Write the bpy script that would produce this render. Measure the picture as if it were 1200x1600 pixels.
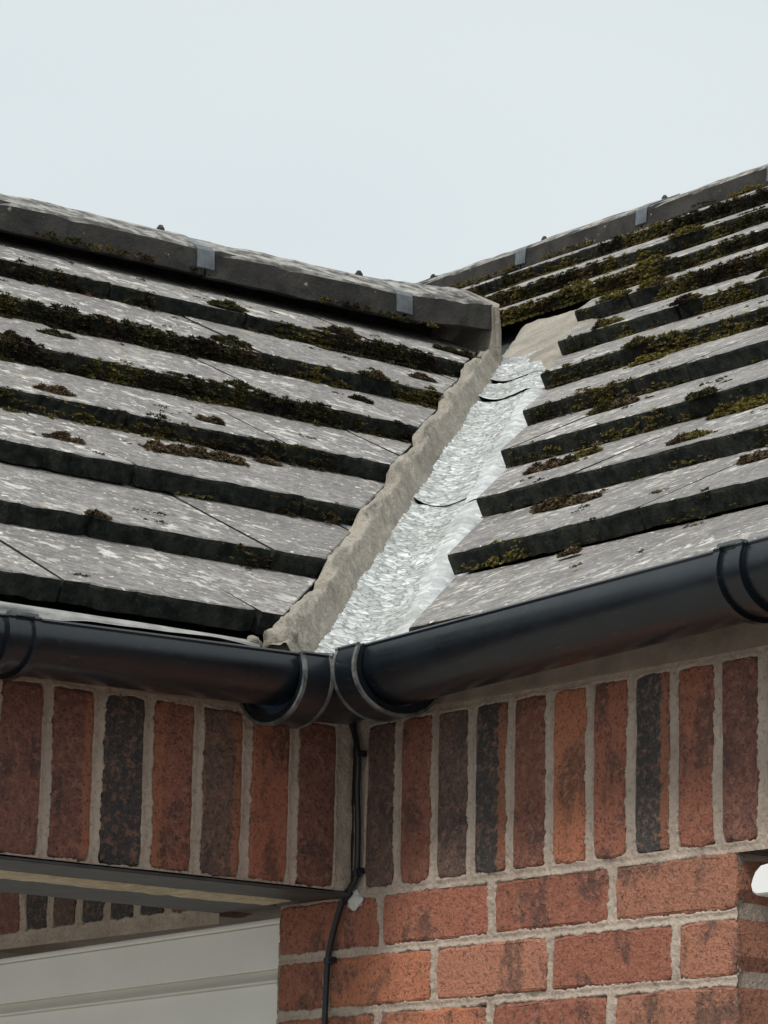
import bpy, math, random
import numpy as np
from mathutils import Matrix, Vector

R_ = math.radians
scene = bpy.context.scene
for o in list(bpy.data.objects):
    bpy.data.objects.remove(o, do_unlink=True)
COL = scene.collection

# ------------------------------------------------------------------ camera
cam_data = bpy.data.cameras.new('camera')
cam = bpy.data.objects.new('camera', cam_data)
COL.objects.link(cam)
scene.camera = cam
CAM_POS = Vector((3.62537, -2.72384, -0.50464))
YAW, PIT, ROL = 2.490545, 0.218926, 0.022513
d_ = Vector((math.cos(YAW)*math.cos(PIT), math.sin(YAW)*math.cos(PIT), math.sin(PIT)))
r_ = Vector((math.sin(YAW), -math.cos(YAW), 0))
u_ = r_.cross(d_)
r2 = r_*math.cos(ROL) + u_*math.sin(ROL)
u2 = -r_*math.sin(ROL) + u_*math.cos(ROL)
cam.matrix_world = Matrix(((r2.x, u2.x, -d_.x, CAM_POS.x), (r2.y, u2.y, -d_.y, CAM_POS.y),
                           (r2.z, u2.z, -d_.z, CAM_POS.z), (0, 0, 0, 1)))
cam_data.sensor_fit = 'VERTICAL'
cam_data.sensor_height = 24.0
cam_data.lens = 5463.7/1600*24.0
cam_data.clip_start = 0.1
cam_data.clip_end = 2000

# ------------------------------------------------------------------ sky, sun, exposure
SUN_EL, SUN_AZ = R_(57), math.atan2(-0.75, 0.28)     # direction towards the sun (overcast, soft)
world = bpy.data.worlds.new('World')
scene.world = world
world.use_nodes = True
nt = world.node_tree
nt.nodes.clear()
out = nt.nodes.new('ShaderNodeOutputWorld')
bg = nt.nodes.new('ShaderNodeBackground')
sky = nt.nodes.new('ShaderNodeTexSky')
sky.sky_type = 'NISHITA'
sky.sun_disc = False
sky.sun_elevation = SUN_EL
sky.sun_rotation = math.pi/2 - SUN_AZ
sky.dust_density = 3.0
tc = nt.nodes.new('ShaderNodeTexCoord')
mp = nt.nodes.new('ShaderNodeMapping')
mp.inputs['Scale'].default_value = (1, 1, 2.5)
cn = nt.nodes.new('ShaderNodeTexNoise')
cn.inputs['Scale'].default_value = 1.6
cn.inputs['Detail'].default_value = 3
ramp = nt.nodes.new('ShaderNodeValToRGB')             # even cloud sheet
ramp.color_ramp.elements[0].position = 0.3
ramp.color_ramp.elements[0].color = (4.62, 5.08, 5.20, 1)
ramp.color_ramp.elements[1].position = 0.7
ramp.color_ramp.elements[1].color = (5.30, 5.68, 5.74, 1)
mix = nt.nodes.new('ShaderNodeMix')
mix.data_type = 'RGBA'
mix.inputs[0].default_value = 0.93
nt.links.new(tc.outputs['Generated'], mp.inputs[0])
nt.links.new(mp.outputs[0], cn.inputs['Vector'])
nt.links.new(cn.outputs['Fac'], ramp.inputs[0])
nt.links.new(sky.outputs[0], mix.inputs[6])
nt.links.new(ramp.outputs[0], mix.inputs[7])
nt.links.new(mix.outputs[2], bg.inputs[0])
bg.inputs[1].default_value = 0.1
nt.links.new(bg.outputs[0], out.inputs[0])

sun_d = bpy.data.lights.new('sun', 'SUN')
sun_d.energy = 2.0
sun_d.angle = R_(14)
sun_d.color = (1.0, 0.96, 0.9)
sun = bpy.data.objects.new('sun', sun_d)
COL.objects.link(sun)
sv = Vector((math.cos(SUN_EL)*math.cos(SUN_AZ), math.cos(SUN_EL)*math.sin(SUN_AZ), math.sin(SUN_EL)))
sun.rotation_euler = (-sv).to_track_quat('-Z', 'Y').to_euler()
sun.location = (2, -4, 6)

vs = scene.view_settings
vs.view_transform = 'Standard'
vs.look = 'None'
vs.exposure = 0.60
vs.gamma = 1.0
scene.render.engine = 'CYCLES'

# ------------------------------------------------------------------ helpers
rnd = random.Random(11)
rng = np.random.default_rng(5)

def _h(ix, iy, iz, seed):
    n = (ix.astype(np.int64)*374761393 + iy.astype(np.int64)*668265263 + iz.astype(np.int64)*2147483647 + seed*974634777)
    n = (n ^ (n >> 13))*1274126177
    n = n ^ (n >> 16)
    return (n & 0xFFFFFF)/float(0xFFFFFF)

def noise(P, scale=1.0, seed=0):
    """value noise in -1..1"""
    Q = np.asarray(P, float)*scale
    i = np.floor(Q).astype(np.int64)
    f = Q-i
    f = f*f*f*(f*(f*6-15)+10)
    r = 0
    for a in (0, 1):
        for b in (0, 1):
            for c in (0, 1):
                w = (f[..., 0] if a else 1-f[..., 0])*(f[..., 1] if b else 1-f[..., 1])*(f[..., 2] if c else 1-f[..., 2])
                r = r + w*_h(i[..., 0]+a, i[..., 1]+b, i[..., 2]+c, seed)
    return r*2-1

def fbm(P, scale=1.0, octv=4, seed=0, gain=0.5):
    r, a, t = 0, 1.0, 0
    for k in range(octv):
        r = r + a*noise(P, scale*2**k, seed+k*7)
        t += a
        a *= gain
    return r/t

def new_mesh(name, verts, faces, mats=(), smooth=False, mat_idx=None):
    me = bpy.data.meshes.new(name)
    me.from_pydata([tuple(v) for v in verts], [], [tuple(f) for f in faces])
    for m in mats:
        me.materials.append(m)
    if mat_idx is not None:
        me.polygons.foreach_set('material_index', np.asarray(mat_idx, dtype=np.int32))
    if smooth:
        me.polygons.foreach_set('use_smooth', [True]*len(me.polygons))
    me.update()
    return me

def grid_mesh(name, V, mats=(), smooth=True):
    """V: (n,m,3) array of points -> quad grid"""
    n, m = V.shape[:2]
    idx = np.arange(n*m).reshape(n, m)
    q = np.stack([idx[:-1, :-1], idx[1:, :-1], idx[1:, 1:], idx[:-1, 1:]], -1).reshape(-1, 4)
    return fast_mesh(name, V.reshape(-1, 3), q, mats, smooth)

def fast_mesh(name, V, F, mats=(), smooth=True):
    me = bpy.data.meshes.new(name)
    k = F.shape[1]
    me.vertices.add(len(V))
    me.vertices.foreach_set('co', np.ascontiguousarray(V, dtype=np.float32).ravel())
    me.loops.add(F.size)
    me.loops.foreach_set('vertex_index', np.ascontiguousarray(F, dtype=np.int32).ravel())
    me.polygons.add(len(F))
    me.polygons.foreach_set('loop_start', np.arange(0, F.size, k, dtype=np.int32))
    me.polygons.foreach_set('loop_total', np.full(len(F), k, dtype=np.int32))
    me.polygons.foreach_set('use_smooth', np.full(len(F), smooth, dtype=bool))
    for m in mats:
        me.materials.append(m)
    me.update(calc_edges=True)
    me.validate()
    return me

def link(name, mesh, parent=None, loc=None, mw=None):
    o = bpy.data.objects.new(name, mesh)
    COL.objects.link(o)
    if mw is not None:
        o.matrix_world = mw
    elif loc is not None:
        o.location = loc
    if parent is not None:
        o.parent = parent
        o.matrix_parent_inverse = Matrix.Translation(-Vector(parent.location))
    return o

def thing(name, label, cat, loc=(0, 0, 0), group=None):
    o = bpy.data.objects.new(name, None)
    COL.objects.link(o)
    o.location = loc
    o.empty_display_size = 0.1
    o['label'] = label
    o['category'] = cat
    if group:
        o['group'] = group
    return o

def solid(*os):
    for o in os:
        o['kind'] = 'thing'

def tag(o, label, cat, group=None):
    o['label'] = label
    o['category'] = cat
    if group:
        o['group'] = group
    return o

def box_mesh(name, lo, hi, mat, bevel=0.0):
    import bmesh
    bm = bmesh.new()
    bmesh.ops.create_cube(bm, size=1.0)
    for v in bm.verts:
        v.co = Vector([(lo[i]+hi[i])/2 + v.co[i]*(hi[i]-lo[i]) for i in range(3)])
    if bevel > 0:
        bmesh.ops.bevel(bm, geom=list(bm.edges), offset=bevel, segments=2, affect='EDGES')
    me = bpy.data.meshes.new(name)
    bm.to_mesh(me)
    bm.free()
    me.materials.append(mat)
    return me

def sweep(path, prof, closed_prof=False, flip=False, ups=None):
    """prof: list of (side, up). path: list of (point, side_dir). returns verts, quads"""
    V, F = [], []
    n = len(prof)
    for P, S in path:
        P = Vector(P)
        S = Vector(S)
        for a, b in prof:
            V.append(P + S*a + Vector((0, 0, b)))
    for i in range(len(path)-1):
        for j in range(n if closed_prof else n-1):
            k = (j+1) % n
            f = (i*n+j, i*n+k, (i+1)*n+k, (i+1)*n+j)
            F.append(f[::-1] if flip else f)
    if closed_prof:
        F.append(tuple(range(n))[::-1] if not flip else tuple(range(n)))
        e = (len(path)-1)*n
        F.append(tuple(range(e, e+n)) if not flip else tuple(range(e, e+n))[::-1])
    return V, F

def fix_normals(me):
    import bmesh
    bm = bmesh.new()
    bm.from_mesh(me)
    bmesh.ops.recalc_face_normals(bm, faces=list(bm.faces))
    bm.to_mesh(me)
    bm.free()
    return me

# ------------------------------------------------------------------ materials
class NT:
    def __init__(self, name):
        self.m = bpy.data.materials.new(name)
        self.m.use_nodes = True
        self.t = self.m.node_tree
        self.b = self.t.nodes['Principled BSDF']
        self.tc = self.t.nodes.new('ShaderNodeTexCoord')
    def n(self, typ, **kw):
        x = self.t.nodes.new(typ)
        for k, v in kw.items():
            setattr(x, k, v)
        return x
    def l(self, a, b):
        self.t.links.new(a, b)
    def vec(self, coord='Object', scale=(1, 1, 1), rand=False):
        src = self.tc.outputs[coord]
        if rand:
            oi = self.n('ShaderNodeObjectInfo')
            mul = self.n('ShaderNodeMath', operation='MULTIPLY')
            mul.inputs[1].default_value = 37.0
            self.l(oi.outputs['Random'], mul.inputs[0])
            ad = self.n('ShaderNodeVectorMath', operation='ADD')
            self.l(src, ad.inputs[0])
            self.l(mul.outputs[0], ad.inputs[1])
            src = ad.outputs[0]
        mpn = self.n('ShaderNodeMapping')
        mpn.inputs['Scale'].default_value = scale
        self.l(src, mpn.inputs[0])
        return mpn.outputs[0]
    def noise(self, vec, scale, detail=4, rough=0.55, dist=0.0):
        x = self.n('ShaderNodeTexNoise')
        x.inputs['Scale'].default_value = scale
        x.inputs['Detail'].default_value = detail
        x.inputs['Roughness'].default_value = rough
        x.inputs['Distortion'].default_value = dist
        self.l(vec, x.inputs['Vector'])
        return x.outputs['Fac']
    def ramp(self, fac, stops):
        x = self.n('ShaderNodeValToRGB')
        cr = x.color_ramp
        while len(cr.elements) < len(stops):
            cr.elements.new(0.5)
        for e, (p, c) in zip(cr.elements, stops):
            e.position = p
            e.color = (c, c, c, 1) if isinstance(c, (int, float)) else (*c, 1)
        self.l(fac, x.inputs[0])
        return x.outputs[0]
    def mix(self, fac, a, b, mode='MIX'):
        x = self.n('ShaderNodeMix', data_type='RGBA', blend_type=mode)
        for v, s in ((fac, x.inputs[0]), (a, x.inputs[6]), (b, x.inputs[7])):
            if hasattr(v, 'links'):
                self.l(v, s)
            elif isinstance(v, (int, float)):
                s.default_value = v
            else:
                s.default_value = (*v, 1)
        return x.outputs[2]
    def bump(self, h, strength=0.5, dist=0.01, normal=None):
        x = self.n('ShaderNodeBump')
        x.inputs['Strength'].default_value = strength
        x.inputs['Distance'].default_value = dist
        self.l(h, x.inputs['Height'])
        if normal is not None:
            self.l(normal, x.inputs['Normal'])
        return x.outputs[0]
    def done(self, col, rough=0.8, normal=None, metal=0.0, spec=None):
        for v, s in ((col, 'Base Color'), (rough, 'Roughness'), (metal, 'Metallic')):
            if hasattr(v, 'links'):
                self.l(v, self.b.inputs[s])
            elif isinstance(v, (int, float)):
                self.b.inputs[s].default_value = v
            else:
                self.b.inputs[s].default_value = (*v, 1)
        if normal is not None:
            self.l(normal, self.b.inputs['Normal'])
        if spec is not None:
            self.b.inputs['Specular IOR Level'].default_value = spec
        return self.m

def mat_brick():
    k = NT('rustic_brick')
    oi = k.n('ShaderNodeObjectInfo')
    v = k.vec(rand=True)
    vs_ = k.vec(scale=(1.5, 1.5, 1.0), rand=True)
    big = k.noise(vs_, 12.0, 4, 0.55, 0.3)
    mid = k.noise(v, 95, 5, 0.72)
    fine = k.noise(v, 210, 4, 0.7)
    grit = k.noise(v, 420, 2, 0.6)
    base = oi.outputs['Color']
    warm = k.mix(0.45, base, (0.55, 0.27, 0.17))
    dark = k.mix(0.72, base, (0.050, 0.043, 0.042))
    c = k.mix(k.ramp(big, [(0.52, 0.0), (0.61, 0.85)]), base, dark)
    # kiln-bright flank on some bricks (object alpha says which side)
    sep = k.n('ShaderNodeSeparateXYZ')
    k.l(k.tc.outputs['Object'], sep.inputs[0])
    sg = k.n('ShaderNodeMath', operation='SUBTRACT')
    k.l(oi.outputs['Alpha'], sg.inputs[0]); sg.inputs[1].default_value = 0.5
    mu = k.n('ShaderNodeMath', operation='MULTIPLY')
    k.l(sep.outputs['X'], mu.inputs[0]); k.l(sg.outputs[0], mu.inputs[1])
    wv = k.n('ShaderNodeMath', operation='MULTIPLY_ADD')
    k.l(mu.outputs[0], wv.inputs[0]); wv.inputs[1].default_value = 62.0
    k.l(mid, wv.inputs[2])
    c = k.mix(k.ramp(wv.outputs[0], [(0.95, 0.0), (1.12, 0.85)]), c, (0.45, 0.17, 0.09))
    c = k.mix(k.ramp(mid, [(0.51, 0.0), (0.62, 0.85)]), c, warm)
    c = k.mix(k.ramp(mid, [(0.32, 0.8), (0.43, 0.0)]), c, dark)
    c = k.mix(k.ramp(fine, [(0.34, 0.75), (0.47, 0.0)]), c, (0.040, 0.024, 0.020))
    c = k.mix(k.ramp(fine, [(0.58, 0.0), (0.70, 0.6)]), c, warm)
    c = k.mix(k.ramp(grit, [(0.66, 0.0), (0.74, 0.7)]), c, (0.46, 0.32, 0.24))
    salt = k.noise(v, 26, 5, 0.75)
    c = k.mix(k.ramp(salt, [(0.66, 0.0), (0.76, 0.5)]), c, (0.50, 0.45, 0.40))
    n = k.bump(mid, 1.0, 0.009)
    n = k.bump(fine, 0.9, 0.004, n)
    return k.done(c, 0.85, n)

def mat_mortar(name, a, b, dirt):
    k = NT(name)
    v = k.vec()
    c = k.mix(k.ramp(k.noise(v, 9, 5, 0.6), [(0.35, 0.0), (0.65, 1.0)]), a, b)
    c = k.mix(k.ramp(k.noise(v, 160, 3, 0.6), [(0.30, 0.6), (0.46, 0.0)]), c, dirt)
    c = k.mix(k.ramp(k.noise(v, 30, 5, 0.65, 0.5), [(0.60, 0.0), (0.72, 0.6)]), c, dirt)
    crk = k.noise(v, 22, 6, 0.7, 1.5)
    c = k.mix(k.ramp(crk, [(0.485, 0.0), (0.50, 0.45), (0.515, 0.0)]), c, dirt)
    n = k.bump(k.noise(v, 230, 4, 0.65), 0.7, 0.003)
    n = k.bump(k.noise(v, 45, 4, 0.65), 0.5, 0.008, n)
    return k.done(c, 0.92, n)

def mat_tile_top():
    k = NT('weathered_concrete_tile')
    v = k.vec(rand=True)
    w = k.vec('Object', rand=True)
    c = k.mix(k.ramp(k.noise(v, 6, 5, 0.6), [(0.3, 0.0), (0.7, 1.0)]), (0.150, 0.140, 0.137), (0.29, 0.272, 0.255))
    c = k.mix(k.ramp(k.noise(v, 70, 5, 0.7), [(0.42, 0.75), (0.58, 0.0)]), c, (0.10, 0.095, 0.09))
    # lichen: pale crusts of different sizes, warped
    l1 = k.noise(w, 30, 6, 0.66, 0.4)
    l2 = k.noise(w, 85, 4, 0.6, 0.4)
    patch = k.noise(w, 4.0, 3, 0.5)
    mask = k.mix(1.0, k.ramp(l1, [(0.535, 0.0), (0.62, 0.9)]), k.ramp(patch, [(0.42, 0.12), (0.58, 1.0)]), 'MULTIPLY')
    c = k.mix(mask, c, (0.55, 0.535, 0.50))
    c = k.mix(k.ramp(l2, [(0.62, 0.0), (0.68, 0.95)]), c, (0.68, 0.665, 0.625))
    yel = k.noise(w, 12, 4, 0.6)
    c = k.mix(k.ramp(yel, [(0.66, 0.0), (0.75, 0.5)]), c, (0.36, 0.31, 0.17))
    blk = k.noise(w, 34, 5, 0.7)
    c = k.mix(k.ramp(blk, [(0.60, 0.0), (0.68, 0.8)]), c, (0.05, 0.048, 0.045))
    n = k.bump(k.noise(v, 300, 3, 0.6), 0.45, 0.0015)
    n = k.bump(l1, 0.4, 0.004, n)
    return k.done(c, 0.8, n)

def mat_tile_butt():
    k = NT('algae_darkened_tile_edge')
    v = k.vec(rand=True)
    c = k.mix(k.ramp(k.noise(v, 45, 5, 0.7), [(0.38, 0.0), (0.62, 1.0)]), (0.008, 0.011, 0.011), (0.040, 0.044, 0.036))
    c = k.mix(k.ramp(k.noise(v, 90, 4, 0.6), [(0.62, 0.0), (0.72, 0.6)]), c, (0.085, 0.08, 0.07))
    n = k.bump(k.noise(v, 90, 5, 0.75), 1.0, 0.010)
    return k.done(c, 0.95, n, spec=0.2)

def mat_ridge():
    k = NT('ridge_tile_concrete')
    v = k.vec(rand=True)
    c = k.mix(k.ramp(k.noise(v, 14, 5, 0.6), [(0.35, 0.0), (0.65, 1.0)]), (0.024, 0.023, 0.022), (0.054, 0.051, 0.047))
    ge = k.n('ShaderNodeNewGeometry')
    sep = k.n('ShaderNodeSeparateXYZ')
    k.l(ge.outputs['Normal'], sep.inputs[0])
    # upward faces mixed paler: lichen plus the lit look of the top, painted in
    up = k.ramp(sep.outputs['Z'], [(0.45, 0.0), (0.75, 1.0)])
    pale = k.mix(k.ramp(k.noise(v, 30, 5, 0.65), [(0.40, 0.0), (0.60, 1.0)]), (0.10, 0.096, 0.092), (0.36, 0.35, 0.325))
    c = k.mix(up, c, pale)
    c = k.mix(k.ramp(k.noise(v, 36, 4, 0.6), [(0.68, 0.0), (0.72, 0.7)]), c, (0.33, 0.32, 0.28))
    c = k.mix(k.ramp(k.noise(v, 16, 5, 0.75), [(0.54, 0.0), (0.66, 0.9)]), c, (0.022, 0.022, 0.020))
    n = k.bump(k.noise(v, 120, 5, 0.7), 0.7, 0.004)
    return k.done(c, 0.92, n, spec=0.2)

def mat_moss(name='roof_moss', y0=0.54):
    k = NT(name)
    v = k.vec()
    c = k.mix(k.ramp(k.noise(v, 8, 4, 0.6), [(0.42, 0.0), (0.56, 1.0)]), (0.048, 0.037, 0.026), (0.085, 0.082, 0.034))
    c = k.mix(k.ramp(k.noise(v, 6, 4, 0.6), [(y0, 0.0), (y0+0.12, 0.9)]), c, (0.27, 0.225, 0.062))
    c = k.mix(k.ramp(k.noise(v, 17, 3, 0.6), [(0.55, 0.0), (0.66, 0.8)]), c, (0.19, 0.125, 0.07))
    c = k.mix(k.ramp(k.noise(v, 220, 3, 0.6), [(0.35, 0.75), (0.52, 0.0)]), c, (0.010, 0.010, 0.008))
    n = k.bump(k.noise(v, 330, 3, 0.65), 1.0, 0.006)
    return k.done(c, 1.0, n, spec=0.1)

def mat_moss_dry():
    k = NT('dry_brown_moss')
    v = k.vec()
    c = k.mix(k.ramp(k.noise(v, 30, 4, 0.6), [(0.36, 0.0), (0.62, 1.0)]), (0.075, 0.055, 0.036), (0.23, 0.165, 0.10))
    c = k.mix(k.ramp(k.noise(v, 18, 3, 0.6), [(0.58, 0.0), (0.7, 0.7)]), c, (0.12, 0.11, 0.035))
    c = k.mix(k.ramp(k.noise(v, 240, 3, 0.6), [(0.35, 0.8), (0.5, 0.0)]), c, (0.015, 0.012, 0.010))
    n = k.bump(k.noise(v, 330, 3, 0.65), 1.0, 0.006)
    return k.done(c, 1.0, n, spec=0.1)

def mat_foil(name, crease):
    k = NT(name)
    v0 = k.vec(scale=(1, 1, 1))
    wob = k.n('ShaderNodeTexNoise')
    wob.inputs['Scale'].default_value = 30
    k.l(v0, wob.inputs['Vector'])
    wm = k.n('ShaderNodeVectorMath', operation='MULTIPLY_ADD')
    k.l(wob.outputs['Color'], wm.inputs[0]); wm.inputs[1].default_value = (0.016,)*3; k.l(v0, wm.inputs[2])
    v = wm.outputs[0]
    vor = k.n('ShaderNodeTexVoronoi', feature='DISTANCE_TO_EDGE')
    vor.inputs['Scale'].default_value = 62
    k.l(v, vor.inputs['Vector'])
    vc = k.n('ShaderNodeTexVoronoi', feature='F1')
    vc.inputs['Scale'].default_value = 62
    k.l(v, vc.inputs['Vector'])
    dirt = k.noise(v0, 9, 5, 0.7)
    cell = k.n('ShaderNodeSeparateColor'); k.l(vc.outputs['Color'], cell.inputs[0])
    c = k.mix(k.ramp(cell.outputs[0], [(0.2, 0.0), (0.8, 1.0)]), (0.62-0.08*crease, 0.63-0.08*crease, 0.62-0.08*crease), (0.90, 0.91, 0.89))
    c = k.mix(k.ramp(k.noise(v0, 40, 4, 0.6), [(0.50, 0.0), (0.70, 0.5)]), c, (0.46, 0.47, 0.46))
    c = k.mix(k.ramp(dirt, [(0.46, 0.0), (0.66, 0.7)]), c, (0.36, 0.36, 0.32))
    brk = k.mix(1.0, k.ramp(vor.outputs['Distance'], [(0.0, 1.0*crease), (0.16, 0.0)]), k.ramp(k.noise(v0, 75, 3, 0.6), [(0.36, 0.1), (0.54, 1.0)]), 'MULTIPLY')
    c = k.mix(brk, c, (0.20, 0.205, 0.19))  # crease shade and dirt painted into the colour along the cell edges
    n = k.bump(vor.outputs['Distance'], 0.45*crease, 0.006)
    n = k.bump(k.noise(v0, 85, 3, 0.6, 0.5), 0.8*crease, 0.007, n)
    n = k.bump(k.noise(v0, 160, 3, 0.6), 0.4, 0.002, n)
    return k.done(c, 0.38, n, metal=0.6)

def mat_pvc(name, c0, rough, c1=None):
    k = NT(name)
    v = k.vec()
    c = k.mix(k.ramp(k.noise(v, 6, 5, 0.65), [(0.4, 0.0), (0.65, 1.0)]), c0, c1 or c0)
    sc = k.noise(k.vec(scale=(1, 1, 6)), 50, 4, 0.7)
    c = k.mix(k.ramp(sc, [(0.60, 0.0), (0.72, 0.5)]), c, (0.06, 0.065, 0.065))
    r = k.ramp(k.noise(v, 20, 4, 0.6), [(0.3, rough-0.06), (0.7, rough+0.10)])
    n = k.bump(k.noise(v, 14, 3, 0.5), 0.10, 0.006)
    k.b.inputs['Coat Weight'].default_value = 0.3
    k.b.inputs['Coat Roughness'].default_value = 0.24
    return k.done(c, r, n, spec=0.5)

def mat_simple(name, col, rough=0.6, metal=0.0, var=0.15, scale=20, bump=0.2):
    k = NT(name)
    v = k.vec()
    lo = tuple(x*(1-var) for x in col)
    hi = tuple(min(1, x*(1+var)) for x in col)
    c = k.mix(k.ramp(k.noise(v, scale, 5, 0.6), [(0.3, 0.0), (0.7, 1.0)]), lo, hi)
    n = k.bump(k.noise(v, scale*8, 3, 0.6), bump, 0.002)
    return k.done(c, rough, n, metal=metal)

def mat_brick_far():
    k = NT('brickwork_plain')
    v = k.n('ShaderNodeTexBrick')
    sep = k.n('ShaderNodeSeparateXYZ')
    k.l(k.tc.outputs['Object'], sep.inputs[0])
    ad = k.n('ShaderNodeMath', operation='ADD')
    k.l(sep.outputs['X'], ad.inputs[0])
    k.l(sep.outputs['Y'], ad.inputs[1])
    cmb = k.n('ShaderNodeCombineXYZ')
    k.l(ad.outputs[0], cmb.inputs['X'])
    k.l(sep.outputs['Z'], cmb.inputs['Y'])
    k.l(cmb.outputs[0], v.inputs['Vector'])
    v.inputs['Color1'].default_value = (0.22, 0.08, 0.055, 1)
    v.inputs['Color2'].default_value = (0.12, 0.055, 0.045, 1)
    v.inputs['Mortar'].default_value = (0.40, 0.36, 0.30, 1)
    v.inputs['Scale'].default_value = 1.0
    v.inputs['Mortar Size'].default_value = 0.006
    v.inputs['Brick Width'].default_value = 0.225
    v.inputs['Row Height'].default_value = 0.075
    n = k.bump(v.outputs['Fac'], -0.5, 0.005)
    return k.done(v.outputs['Color'], 0.9, n)

M = dict(
    brick=mat_brick(), mortar=mat_mortar('wall_mortar', (0.36, 0.290, 0.235), (0.49, 0.40, 0.33), (0.21, 0.165, 0.13)),
    render=mat_mortar('valley_mortar', (0.215, 0.195, 0.162), (0.335, 0.305, 0.255), (0.085, 0.075, 0.060)),
    filler=mat_mortar('pale_filler', (0.55, 0.54, 0.50), (0.62, 0.61, 0.57), (0.42, 0.40, 0.36)),
    tile=mat_tile_top(), butt=mat_tile_butt(), ridge=mat_ridge(), moss=mat_moss(), moss_y=mat_moss('yellow_green_moss', 0.46), moss_dry=mat_moss_dry(), foil=mat_foil('silver_valley_foil', 1.0), foil2=mat_foil('smooth_silver_foil', 0.25),
    scuff=mat_simple('scuffed_gutter_plastic', (0.10, 0.105, 0.10), 0.5, 0, 0.8, 45, 0.3),
    pvc=mat_pvc('black_gutter_plastic', (0.003, 0.006, 0.010), 0.30, (0.007, 0.012, 0.017)),
    cable=mat_simple('black_cable_sheath', (0.010, 0.010, 0.012), 0.45, bump=0.1),
    steel=mat_simple('grey_painted_steel', (0.060, 0.062, 0.062), 0.55, 0.3, 0.35, 30),
    clipmetal=mat_simple('dull_grey_metal', (0.17, 0.185, 0.195), 0.42, 0.8, 0.3, 40),
    insul=mat_simple('cream_cavity_strip', (0.52, 0.46, 0.32), 0.9, 0, 0.3, 60, 0.6),
    upvc=mat_simple('off_white_upvc', (0.84, 0.815, 0.75), 0.38, 0, 0.04, 6, 0.03),
    upvc_w=mat_simple('white_plastic', (0.82, 0.83, 0.82), 0.35, 0, 0.03, 10, 0.03),
    felt=mat_simple('grey_roofing_felt', (0.26, 0.26, 0.25), 0.8, 0, 0.3, 30, 0.5),
    deck=mat_simple('dark_roof_underlay', (0.02, 0.02, 0.02), 0.95, 0, 0.3, 30, 0.3),
    timber=mat_simple('weathered_brown_timber', (0.24, 0.185, 0.145), 0.8, 0, 0.35, 14, 0.6),
    plaster=mat_simple('painted_ceiling_board', (0.35, 0.34, 0.32), 0.8, 0, 0.1, 10, 0.2),
    paving=mat_simple('concrete_paving', (0.22, 0.21, 0.195), 0.9, 0, 0.2, 2, 0.3),
    glass=mat_simple('dark_window_glass', (0.015, 0.018, 0.02), 0.05, 0, 0.1, 4, 0.0),
    farbrick=mat_brick_far(),
)

GZ = -2.12            # ground level; z = 0 is the underside of the soldier course

# ------------------------------------------------------------------ ground
gm = new_mesh('ground', [(-300, -300, GZ), (300, -300, GZ), (300, 300, GZ), (-300, 300, GZ)], [(0, 1, 2, 3)], [M['paving']])
g = link('ground', gm)
g['kind'] = 'structure'

# ------------------------------------------------------------------ bricks
def brick_mesh(name, L, H, D, seed):
    """L along x, H along z, front face at y=0 facing -y, depth D; rough outline and rounded arris"""
    r = random.Random(seed)
    pts = []
    nl = max(2, round(L/0.022)); nh = max(2, round(H/0.022))
    per = [(-L/2+L*i/nl, -H/2) for i in range(nl)] + [(L/2, -H/2+H*i/nh) for i in range(nh)] + \
          [(L/2-L*i/nl, H/2) for i in range(nl)] + [(-L/2, H/2-H*i/nh) for i in range(nh)]
    for x, z in per:
        jx, jz = r.uniform(-0.0014, 0.0012), r.uniform(-0.0014, 0.0012)
        corner = abs(abs(x)-L/2) < 1e-6 and abs(abs(z)-H/2) < 1e-6
        if corner:
            x -= math.copysign(r.uniform(0.001, 0.004), x); z -= math.copysign(r.uniform(0.001, 0.004), z)
        pts.append((x+jx, z+jz))
    n = len(pts)
    V = []
    rings = [(0.0040, -0.0002), (0.0013, 0.0010), (0.0, 0.0034), (0.0, D)]
    for ins, y in rings:
        for x, z in pts:
            V.append((x-math.copysign(min(ins, abs(x)), x)*(1 if abs(x) > L/2-0.006 else 0), y+(r.uniform(-0.0005, 0.0006) if y < 0.003 else 0),
                      z-math.copysign(min(ins, abs(z)), z)*(1 if abs(z) > H/2-0.006 else 0)))
    F = []
    for k in range(3):
        for i in range(n):
            j = (i+1) % n
            F.append((k*n+i, (k+1)*n+i, (k+1)*n+j, k*n+j))
    F.append(tuple(range(n)))
    F.append(tuple(range(3*n, 4*n))[::-1])
    me = new_mesh(name, V, F, [M['brick']])
    return fix_normals(me)

SOLD = [brick_mesh('soldier_brick', 0.0605, 0.213, 0.1, 100+i) for i in range(9)]
STR = [brick_mesh('stretcher_brick', 0.2135, 0.0645, 0.1, 200+i) for i in range(8)]
HALF = [brick_mesh('half_brick', 0.1015, 0.0645, 0.1, 300+i) for i in range(4)]

C = dict(purple=(0.235, 0.098, 0.075), black=(0.066, 0.062, 0.062), red=(0.42, 0.150, 0.092), orange=(0.56, 0.205, 0.108),
         brown=(0.31, 0.120, 0.082), grey=(0.165, 0.105, 0.085), pink=(0.50, 0.210, 0.130))

def brick(parent, mesh, x, z, frame, colr, name='brick', alpha=0.5):
    """frame: function (a along wall, z) -> matrix"""
    o = link(name, mesh, parent, mw=frame(x, z))
    v = rnd.uniform(0.88, 1.12)
    o.color = (*(c*v for c in C[colr]), alpha)
    return o

def frame_right(x, z):
    return Matrix.Translation((x, rnd.uniform(-0.0012, 0.0012), z)) @ Matrix.Rotation(rnd.uniform(-0.006, 0.006), 4, 'Y') @ Matrix.Rotation(rnd.uniform(-0.008, 0.008), 4, 'Z')

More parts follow.
